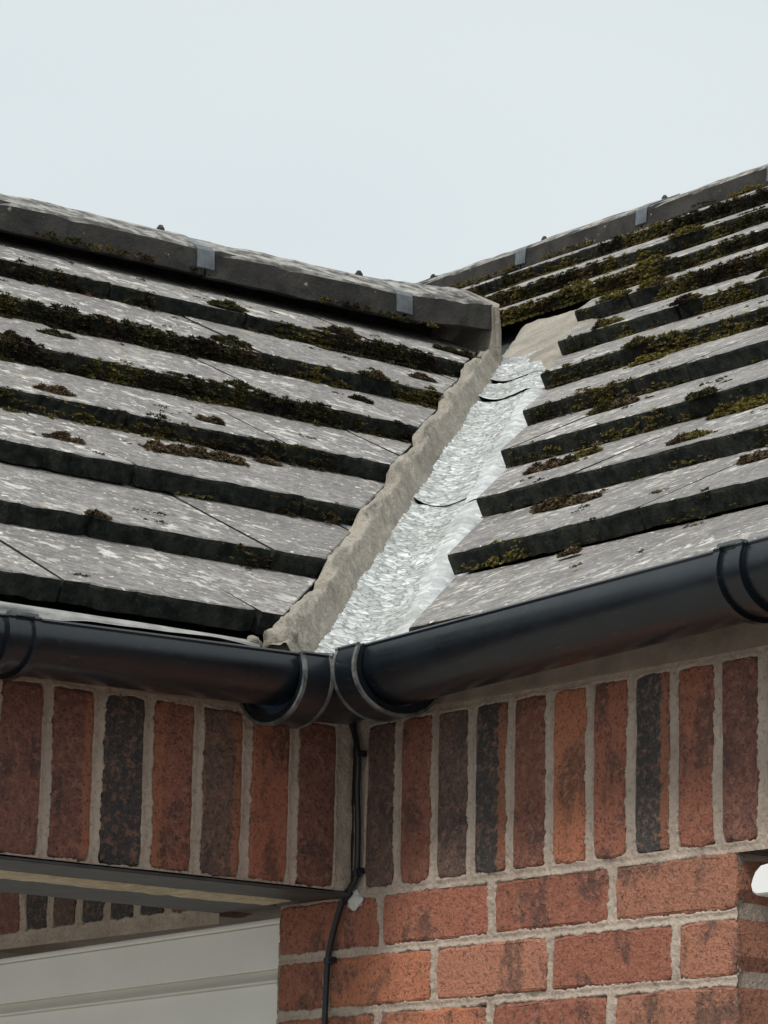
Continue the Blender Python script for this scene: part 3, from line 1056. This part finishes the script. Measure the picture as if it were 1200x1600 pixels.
sR = PYn                     # front of the right gutter faces -y
sL = PX                      # front of the left gutter faces +x
def Rp(x, dz=0): return (x, -AX, zrR(x)+dz)
def Lp(y, dz=0): return (AX, y, zrL(y)+dz)
pm = gprof(W, D_, 0.0028)
pmL = gprof(W, 0.056, 0.0028)
gutter_piece('gutter_length', [(Rp(0.185), sR), (Rp(0.86), sR)], pm, gut)
gutter_piece('gutter_length', [(Rp(0.862), sR), (Rp(1.62), sR)], pm, gut)
gutter_piece('gutter_length', [(Lp(-0.185), sL), (Lp(-0.595), sL)], pmL, gut)
gutter_piece('gutter_length', [(Lp(-0.597), sL), (Lp(-1.3), sL)], pmL, gut)
# inner angle piece: mitred channel with a raised collar at each mouth
pa = gprof(W+0.0045, D_+0.005, 0.0035)
sm = Vector((1, -1, 0))
zc = (zrR(0.083)+zrL(-0.083))/2
ang_o = gutter_piece('angle_piece', [(Rp(0.195), sR), ((AX, -AX, zc), sm), (Lp(-0.195), sL)], pa, gut)
def collar(name, fn, s, a, b, parent, extra=0.0035, w=W+0.0045, d=D_+0.005):
    prof = gprof(w+extra, d+extra, extra+0.002)
    return gutter_piece(name, [(fn(a), s), (fn(b), s)], prof, parent)
for fn, s, pos in ((Rp, sR, (0.154, 0.196)), (Lp, sL, (-0.154, -0.196))):
    c = collar('angle_collar', fn, s, pos[0], pos[1], gut, 0.0095)
    for e in (pos[1], pos[0]):
        g0 = 0.0025 if e > 0 else -0.0025
        pr = gprof(W+0.0045+0.0108, D_+0.005+0.0108, 0.004)
        V, F = sweep([(fn(e-g0), s), (fn(e+g0), s)], pr, True)
        o = link('worn_edge', fix_normals(new_mesh('worn_edge', V, F, [M['scuff']], smooth=False)), c)
        o.matrix_parent_inverse = Matrix.Identity(4)
        o.matrix_basis = Matrix.Identity(4)
# union brackets with two raised ribs
def union(fn, s, p0, sgn, D_=D_):
    b = collar('union_bracket', fn, s, p0, p0+sgn*0.048, gut, 0.0015, W, D_)
    for off in (0.0, 0.036):
        prof = gprof(W+0.0065, D_+0.0065, 0.006)
        V, F = sweep([(fn(p0+sgn*off), s), (fn(p0+sgn*(off+0.010)), s)], prof, True)
        o = link('rib', fix_normals(new_mesh('rib', V, F, [M['pvc']], smooth=True)), None)
        o.data.set_sharp_from_angle(angle=R_(35))
        o.parent = b
        o.matrix_parent_inverse = Matrix.Translation(-Vector(gut.location)).inverted() @ Matrix.Translation(-Vector(gut.location))
    # pale clip over the front rim
    q = Vector(fn(p0+sgn*0.022))+s*(W*0.92-0.002)+Vector((0, 0, 0.007))
    hx = Vector((0.020, 0.006, 0.0025)) if s == sR else Vector((0.006, 0.020, 0.0025))
    o = link('clip_cap', box_mesh('clip_cap', q-hx, q+hx, M['clipmetal'], 0.001), None)
    o.parent = b
union(Rp, sR, 0.838, 1)
union(Lp, sL, -0.575, -1, 0.056)

# ------------------------------------------------------------------ cable
def tube(pts, rad, seg=10):
    # Catmull-Rom resample
    P = [Vector(p) for p in pts]
    Q = []
    for i in range(len(P)-1):
        p0, p1, p2, p3 = P[max(i-1, 0)], P[i], P[i+1], P[min(i+2, len(P)-1)]
        for j in range(6):
            t = j/6
            Q.append(0.5*((2*p1)+(-p0+p2)*t+(2*p0-5*p1+4*p2-p3)*t*t+(-p0+3*p1-3*p2+p3)*t**3))
    Q.append(P[-1])
    V, F = [], []
    for i, p in enumerate(Q):
        d = (Q[min(i+1, len(Q)-1)]-Q[max(i-1, 0)]).normalized()
        a = d.orthogonal().normalized() if abs(d.y) > 0.9 else d.cross(Vector((0, 1, 0))).normalized()
        b = d.cross(a)
        for k in range(seg):
            t = 2*math.pi*k/seg
            V.append(p+a*math.cos(t)*rad+b*math.sin(t)*rad)
    for i in range(len(Q)-1):
        for k in range(seg):
            F.append((i*seg+k, i*seg+(k+1) % seg, (i+1)*seg+(k+1) % seg, (i+1)*seg+k))
    return V, F
cab = thing('black_cable', 'thin black cable clipped down the inner brick corner below the gutter', 'cable', (0.0, -0.008, -0.5))
cpts = [(-0.006, -0.030, 0.262), (-0.004, -0.016, 0.238), (0.005, -0.0075, 0.210), (0.014, -0.0065, 0.177), (0.0142, -0.0065, 0.13), (0.0178, -0.0065, 0.080), (0.0175, -0.0065, 0.022),
        (0.010, -0.0075, 0.006), (-0.006, -0.0075, -0.009), (-0.017, -0.0065, -0.023), (-0.031, -0.0065, -0.055), (-0.0405, -0.0065, -0.089),
        (-0.043, -0.0065, -0.137), (-0.044, -0.0065, -0.19), (-0.045, -0.0065, -0.30), (-0.045, -0.0065, -0.46), (-0.045, -0.0065, -1.2), (-0.045, -0.0065, GZ+0.01)]
V, F = tube(cpts, 0.0042)
link('sheath', fix_normals(new_mesh('sheath', V, F, [M['cable']], smooth=True)), cab)
def clip_mesh():
    import bmesh
    bm = bmesh.new()
    # saddle over the cable and a nail block beside it
    bmesh.ops.create_cone(bm, cap_ends=True, segments=12, radius1=0.0056, radius2=0.0056, depth=0.008)
    bmesh.ops.create_cube(bm, size=1, matrix=Matrix.Translation((0.0085, 0.0005, 0)) @ Matrix.Diagonal((0.008, 0.009, 0.008, 1)))
    bmesh.ops.create_cone(bm, cap_ends=True, segments=10, radius1=0.0028, radius2=0.0022, depth=0.003,
                          matrix=Matrix.Translation((0.0095, -0.0052, 0)) @ Matrix.Rotation(math.pi/2, 4, 'X'))
    me = bpy.data.meshes.new('clip')
    bm.to_mesh(me); bm.free()
    me.materials.append(M['cable'])
    return me
CLIP = clip_mesh()
for (x, z, a) in ((0.014, 0.177, 0.05), (0.0165, 0.020, -0.3), (-0.007, -0.010, -0.75), (-0.0405, -0.089, -0.1), (-0.0445, -0.25, 0)):
    link('clip', CLIP, cab, mw=Matrix.Translation((x, -0.0065, z)) @ Matrix.Rotation(a, 4, 'Y'))

# ------------------------------------------------------------------ porch door head (off-white frame)
door = thing('door', 'off-white door head and panel in the porch under the dark lintel', 'door', (-0.66, 0.05, GZ))
XA, XB = -1.148, XL+0.02
DT = Matrix.Translation((XL, 0, -0.026)) @ Matrix.Rotation(R_(-1.0), 4, 'Y') @ Matrix.Translation((-XL, 0, 0.026))   # the head is not quite level
def dbox(nm, lo, hi, bev=0.002, mat='upvc'):
    return link(nm, box_mesh(nm, lo, hi, M[mat], bev), door, mw=DT)
fy = 0.022
dbox('head_bead', (XA, fy-0.006, -0.0275), (XB, fy+0.06, -0.0205))
dbox('frame_head', (XA, fy, -0.0868), (XB, fy+0.06, -0.0280))
# sloping moulding under the head
prof = [(fy+0.010, -0.0870), (fy-0.004, -0.1030), (fy-0.004, -0.1052), (fy+0.010, -0.1062)]
V = [(x, y, z) for x in (XA, XB) for y, z in prof]
F = [(0, 1, 5, 4), (1, 2, 6, 5), (2, 3, 7, 6), (3, 0, 4, 7), (0, 3, 2, 1), (4, 5, 6, 7)]
link('moulding', fix_normals(new_mesh('moulding', V, F, [M['upvc']])), door, mw=DT)
dbox('door_panel', (XA, fy+0.002, GZ+0.01), (XB, fy+0.05, -0.1060))

# ------------------------------------------------------------------ window in the opening at the right
win = thing('window', 'white framed window in the brick opening at the far right', 'window', (1.17, 0.12, -1.1))
for lo, hi, nm in (((XE+0.002, 0.12, -1.2), (XE+0.06, 0.18, -0.012), 'frame'), ((1.56, 0.12, -1.2), (1.618, 0.18, -0.012), 'frame'),
                   ((XE+0.061, 0.12, -0.07), (1.559, 0.18, -0.012), 'frame'), ((XE+0.061, 0.12, -1.2), (1.559, 0.18, -1.14), 'frame')):
    link(nm, box_mesh(nm, lo, hi, M['upvc_w'], 0.003), win)
link('pane', box_mesh('pane', (XE+0.061, 0.145, -1.139), (1.559, 0.165, -0.071), M['glass']), win)
link('wall_below', box_mesh('wall_below', (XE, 0.0, GZ), (1.62, 0.26, -1.21), M['farbrick']), wall_r)

# white plastic fitting at the head of the reveal: rounded hood with a grooved cheek
def fitting():
    outline = [(0.0, -0.020), (0.004, -0.008), (0.010, 0.003), (0.020, 0.011), (0.050, 0.015), (0.055, 0.010), (0.055, -0.030), (0.045, -0.036), (0.012, -0.036), (0.003, -0.031)]
    V, F = [], []
    lay = [(-0.020, 0.86), (-0.0165, 0.97), (-0.010, 1.0), (-0.0055, 1.0), (-0.0045, 0.92), (-0.0015, 0.92), (-0.0005, 1.0), (0.018, 1.0), (0.022, 0.9)]
    cx, cz = 0.03, -0.012
    for y, s in lay:
        for a, b in outline:
            V.append((cx+(a-cx)*s, y, cz+(b-cz)*s))
    n = len(outline)
    for i in range(len(lay)-1):
        for j in range(n):
            k = (j+1) % n
            F.append((i*n+j, i*n+k, (i+1)*n+k, (i+1)*n+j))
    F.append(tuple(range(n)))
    F.append(tuple(range((len(lay)-1)*n, len(lay)*n))[::-1])
    return fix_normals(new_mesh('bracket_hood', V, F, [M['upvc_w']]))
fit = link('plastic_bracket', fitting(), loc=(0.7615, 0.001, -0.0385))
fit.scale = (0.8, 0.8, 0.72)
stem = bpy.data.objects.new('stem', box_mesh('stem', (0.788, 0.006, -0.040), (0.800, 0.016, -0.0098), M['upvc_w'], 0.001))
COL.objects.link(stem)
stem.parent = fit
stem.matrix_parent_inverse = (Matrix.Translation(fit.location) @ Matrix.Diagonal((*fit.scale, 1))).inverted()
tag(fit, 'small white rounded plastic bracket beside the brick reveal at the far right', 'bracket')

# ------------------------------------------------------------------ moss
def ico(sub):
    import bmesh
    bm = bmesh.new()
    bmesh.ops.create_icosphere(bm, subdivisions=sub, radius=1)
    V = np.array([v.co[:] for v in bm.verts])
    F = np.array([[v.index for v in f.verts] for f in bm.faces])
    bm.free()
    return V, F
def tufts(n, count, size):
    """ragged tufts: small upright blades filling a lumpy ball"""
    outl = []
    for q in range(n):
        V = []
        for _ in range(count):
            dv = rng.normal(0, 1, 3); dv /= np.linalg.norm(dv)
            dv[2] = abs(dv[2])*0.8+dv[2]*0.2
            base = dv*rng.uniform(0.15, 0.75)
            tip = dv*rng.uniform(0.8, 1.25)+rng.normal(0, 0.18, 3)
            sd = np.cross(dv, rng.normal(0, 1, 3)); sd /= (np.linalg.norm(sd)+1e-6)
            w = size*rng.uniform(0.6, 1.2)
            V += [base-sd*w, base+sd*w, tip]
        outl.append(np.array(V))
    return outl, np.arange(count*3).reshape(-1, 3)
SMALL, SF = tufts(24, 14, 0.42)
LARGE, LF = tufts(24, 34, 0.30)
def moss_mesh(name, items, mat):
    """items: (centre, size3 along (u,t,n), frame 3x3, seed)"""
    Vs, Fs, n0 = [], [], 0
    for c, sz, fr, sd in items:
        big = max(sz) > 0.0066
        v = (LARGE if big else SMALL)[sd % 24]
        f = LF if big else SF
        a = sd*0.7
        ca, sa = math.cos(a), math.sin(a)
        w = np.stack([v[:, 0]*ca-v[:, 1]*sa, v[:, 0]*sa+v[:, 1]*ca, v[:, 2]], -1)*np.array(sz)
        Vs.append(w@fr.T+np.array(c))
        Fs.append(f+n0)
        n0 += len(v)
    return fast_mesh(name, np.concatenate(Vs), np.concatenate(Fs), [mat], smooth=False)
def fr_of(side):
    m = tile_frame(side, 0, 0, jit=False)
    return np.array(m.to_3x3())
FRL, FRR = fr_of('L'), fr_of('R')

def riser_moss(side, root, dens, uhi, treads):
    fr = FRL if side == 'L' else FRR
    p, g = (PL, GL) if side == 'L' else (PR, GR)
    items = []
    for k, dn in dens.items():
        if side == 'L':
            u0, u1 = -0.9, k*g*math.cos(p)-DL-0.008
        else:
            u0, u1 = (DR-k*g*math.cos(p)+0.008 if k < 8 else -3.7), uhi-0.13*k
        n = int((u1-u0)*980*min(1.0, dn*1.3))
        us = rng.uniform(u0, u1, n)
        P = np.stack([us, us*0+k*7.3, us*0], -1)
        f1 = fbm(P, 2.6, 3, 17+k)                         # stretches with and without moss
        f2 = fbm(P, 13, 3, 37+k, 0.6)                     # cushions
        hgt = np.clip(0.45+1.1*dn+0.9*f1+0.7*f2-0.55, 0, 1.35)
        M0 = np.array(tile_frame(side, 0, k, jit=False))
        ax = 1 if side == 'L' else 0
        for u, h, q2 in zip(us, hgt, f2):
            if h < 0.12 or rng.random() > 0.25+0.9*h:
                continue
            sz = (0.0026+0.0036*rng.random())*(0.75+0.6*max(0, h))
            e = rng.random()
            if e < 0.62:                                  # crust on the riser, thicker in cushions
                zz = -TH+rng.random()**0.8*TH*min(1.0, h*1.15)
                t = -rng.random()*0.010*h*max(0.2, 0.5+q2)
            elif e < 0.86:                                # spreads over the foot of the riser
                zz = -TH+0.002
                t = -rng.random()**1.6*(0.012+0.028*max(0, q2+0.15))
            else:                                         # and curls over the top edge
                zz = 0.0015 if h > 0.75 else -0.008*rng.random()
                t = rng.random()**2*0.020*max(0, h-0.5)
            c = M0[:3, 3]+M0[:3, 1]*t+M0[:3, 2]*zz
            c[ax] = u
            items.append((c, (sz*rng.uniform(0.9, 1.7), sz*rng.uniform(0.8, 1.2), sz*rng.uniform(0.6, 1.0)), fr, int(rng.integers(0, 5000))))
    # dark moss packed under the ridge tiles
    r0, r1 = (-0.6, 1.55) if side == 'L' else (-3.5, 0.0)
    for u in rng.uniform(r0, r1, int((r1-r0)*230)):
        h = fbm(np.array([[u, 3.3, 0.0]]), 5, 3, 91)[0]
        if h < 0.0:
            continue
        sz = 0.003+0.004*rng.random()
        up = rng.random()*0.010*(1+h)-0.004
        c = np.array([-1.657+rng.random()*0.012, u, 1.367+up]) if side == 'L' else np.array([u, 2.716-rng.random()*0.012, 2.040+up])
        items.append((c, (sz*1.5, sz, sz), fr, int(rng.integers(0, 5000))))
    # crumbs strewn on the treads
    for k, n in treads.items():
        M0 = np.array(tile_frame(side, 0, k, jit=False))
        ax = 1 if side == 'L' else 0
        u0, u1 = (-0.7, k*g*math.cos(p)-DL-0.02) if side == 'L' else (DR-k*g*math.cos(p)+0.02 if k < 8 else -3.5, uhi-0.13*k)
        for _ in range(int(n*(u1-u0))):
            uc, tc_ = rng.uniform(u0, u1), rng.uniform(0.01, 0.26)
            for _j in range(int(rng.integers(2, 9))):
                c = M0[:3, 3]+M0[:3, 1]*(tc_+rng.normal(0, 0.004))+M0[:3, 2]*0.0012
                c[ax] = uc+rng.normal(0, 0.009)
                sz = rng.uniform(0.0015, 0.0042)
                items.append((c, (sz*1.5, sz, sz*0.8), fr, int(rng.integers(0, 5000))))
    o = link('moss', moss_mesh('moss', items, M['moss' if side == 'L' else 'moss_y']), root)
    o['kind'] = 'stuff'
    return len(items)
nL = riser_moss('L', roof_l, {0: 0.12, 1: 0.16, 2: 0.20, 3: 0.55, 4: 0.75, 5: 0.80, 6: 0.72}, 0, {0: 4, 1: 5, 2: 8, 3: 9, 4: 9, 5: 9, 6: 9})
nR = riser_moss('R', roof_r, {1: 0.22, 2: 0.28, 3: 0.38, 4: 0.45, 5: 0.58, 6: 0.72, 7: 0.82, 8: 0.85, 9: 0.8, 10: 0.7}, 1.1, {0: 5, 1: 9, 2: 10, 3: 10, 4: 9, 5: 8, 6: 8, 7: 6, 8: 6, 9: 6})
print('moss blobs', nL, nR)

def clump(side, root, k, u, s, size, dry):
    """a ragged cushion of moss lying on a tread: one mesh of many small lobes"""
    fr = FRL if side == 'L' else FRR
    m = tile_frame(side, u, k, jit=False)
    items = []
    n = int(50+size*3600)
    for i in range(n):
        rr, aa = math.sqrt(rng.random()), rng.random()*6.283
        du, dt = rr*math.cos(aa)*size*0.8, rr*math.sin(aa)*size*0.36
        e = max(0.0, 1-(du/(size*0.9))**2-(dt/(size*0.5))**2)
        z = e*size*0.30*rng.random()*(0.6+0.4*math.sin(du*190+u*40))
        c = np.array(m@Vector((du, s+dt, z)))
        w = rng.uniform(0.0028, 0.0065)
        items.append((c, (w*1.3, w, w*rng.uniform(0.6, 0.95)), fr, int(rng.integers(0, 5000))))
    link('moss_clump', moss_mesh('moss_clump', items, M['moss_dry' if dry else 'moss' if side == 'L' else 'moss_y']), root)
for k, u, s, z, dry in [(2, -0.105, 0.10, 0.040, 1), (2, 0.112, 0.17, 0.050, 1), (2, 0.18, 0.185, 0.055, 1), (2, 0.236, 0.19, 0.050, 1), (1, -0.247, 0.012, 0.022, 1),
                        (4, 0.498, 0.03, 0.035, 0), (4, 0.847, 0.17, 0.03, 0), (6, 1.399, 0.14, 0.035, 0), (6, 1.434, 0.12, 0.04, 0), (5, 1.152, 0.14, 0.035, 1),
                        (6, 1.064, 0.02, 0.05, 0), (3, 0.299, 0.07, 0.03, 1), (4, 0.215, 0.17, 0.04, 0), (6, 0.80, 0.02, 0.05, 0), (5, 0.66, 0.05, 0.05, 0),
                        (3, 0.0, 0.05, 0.04, 1), (4, 0.05, 0.02, 0.045, 0), (5, 0.95, 0.01, 0.04, 0), (2, 0.355, 0.25, 0.025, 1)]:
    clump('L', roof_l, k, u, s, z, dry)
for k, u, s, z, dry in [(3, -0.60, 0.20, 0.050, 0), (3, -0.56, 0.20, 0.040, 1), (1, -0.148, 0.215, 0.045, 1), (1, -0.11, 0.21, 0.05, 1), (1, -0.058, 0.205, 0.035, 1), (2, 0.012, 0.05, 0.035, 1), (2, 0.045, 0.05, 0.03, 0),
                        (2, -0.417, 0.155, 0.04, 1), (2, -0.364, 0.15, 0.045, 1), (2, -0.344, 0.195, 0.035, 0), (2, -0.08, 0.25, 0.05, 0), (2, -0.03, 0.25, 0.06, 0), (3, -0.174, 0.0, 0.04, 0),
                        (6, -1.057, 0.0, 0.05, 0), (7, -1.576, 0.02, 0.06, 0), (7, -1.45, 0.02, 0.06, 0), (4, -0.84, 0.25, 0.05, 0), (0, 0.172, 0.24, 0.022, 1), (1, 0.306, 0.19, 0.04, 1),
                        (8, -1.75, 0.02, 0.06, 0), (8, -2.0, 0.02, 0.06, 0), (9, -1.9, 0.0, 0.06, 0), (6, -1.3, 0.02, 0.05, 0), (5, -0.9, 0.0, 0.045, 0), (6, -0.85, 0.03, 0.05, 0)]:
    clump('R', roof_r, k, u, s, z, dry)

solid(wall_r, wall_l, roof_l, roof_r, door, win, lin, lin2, gut, val)
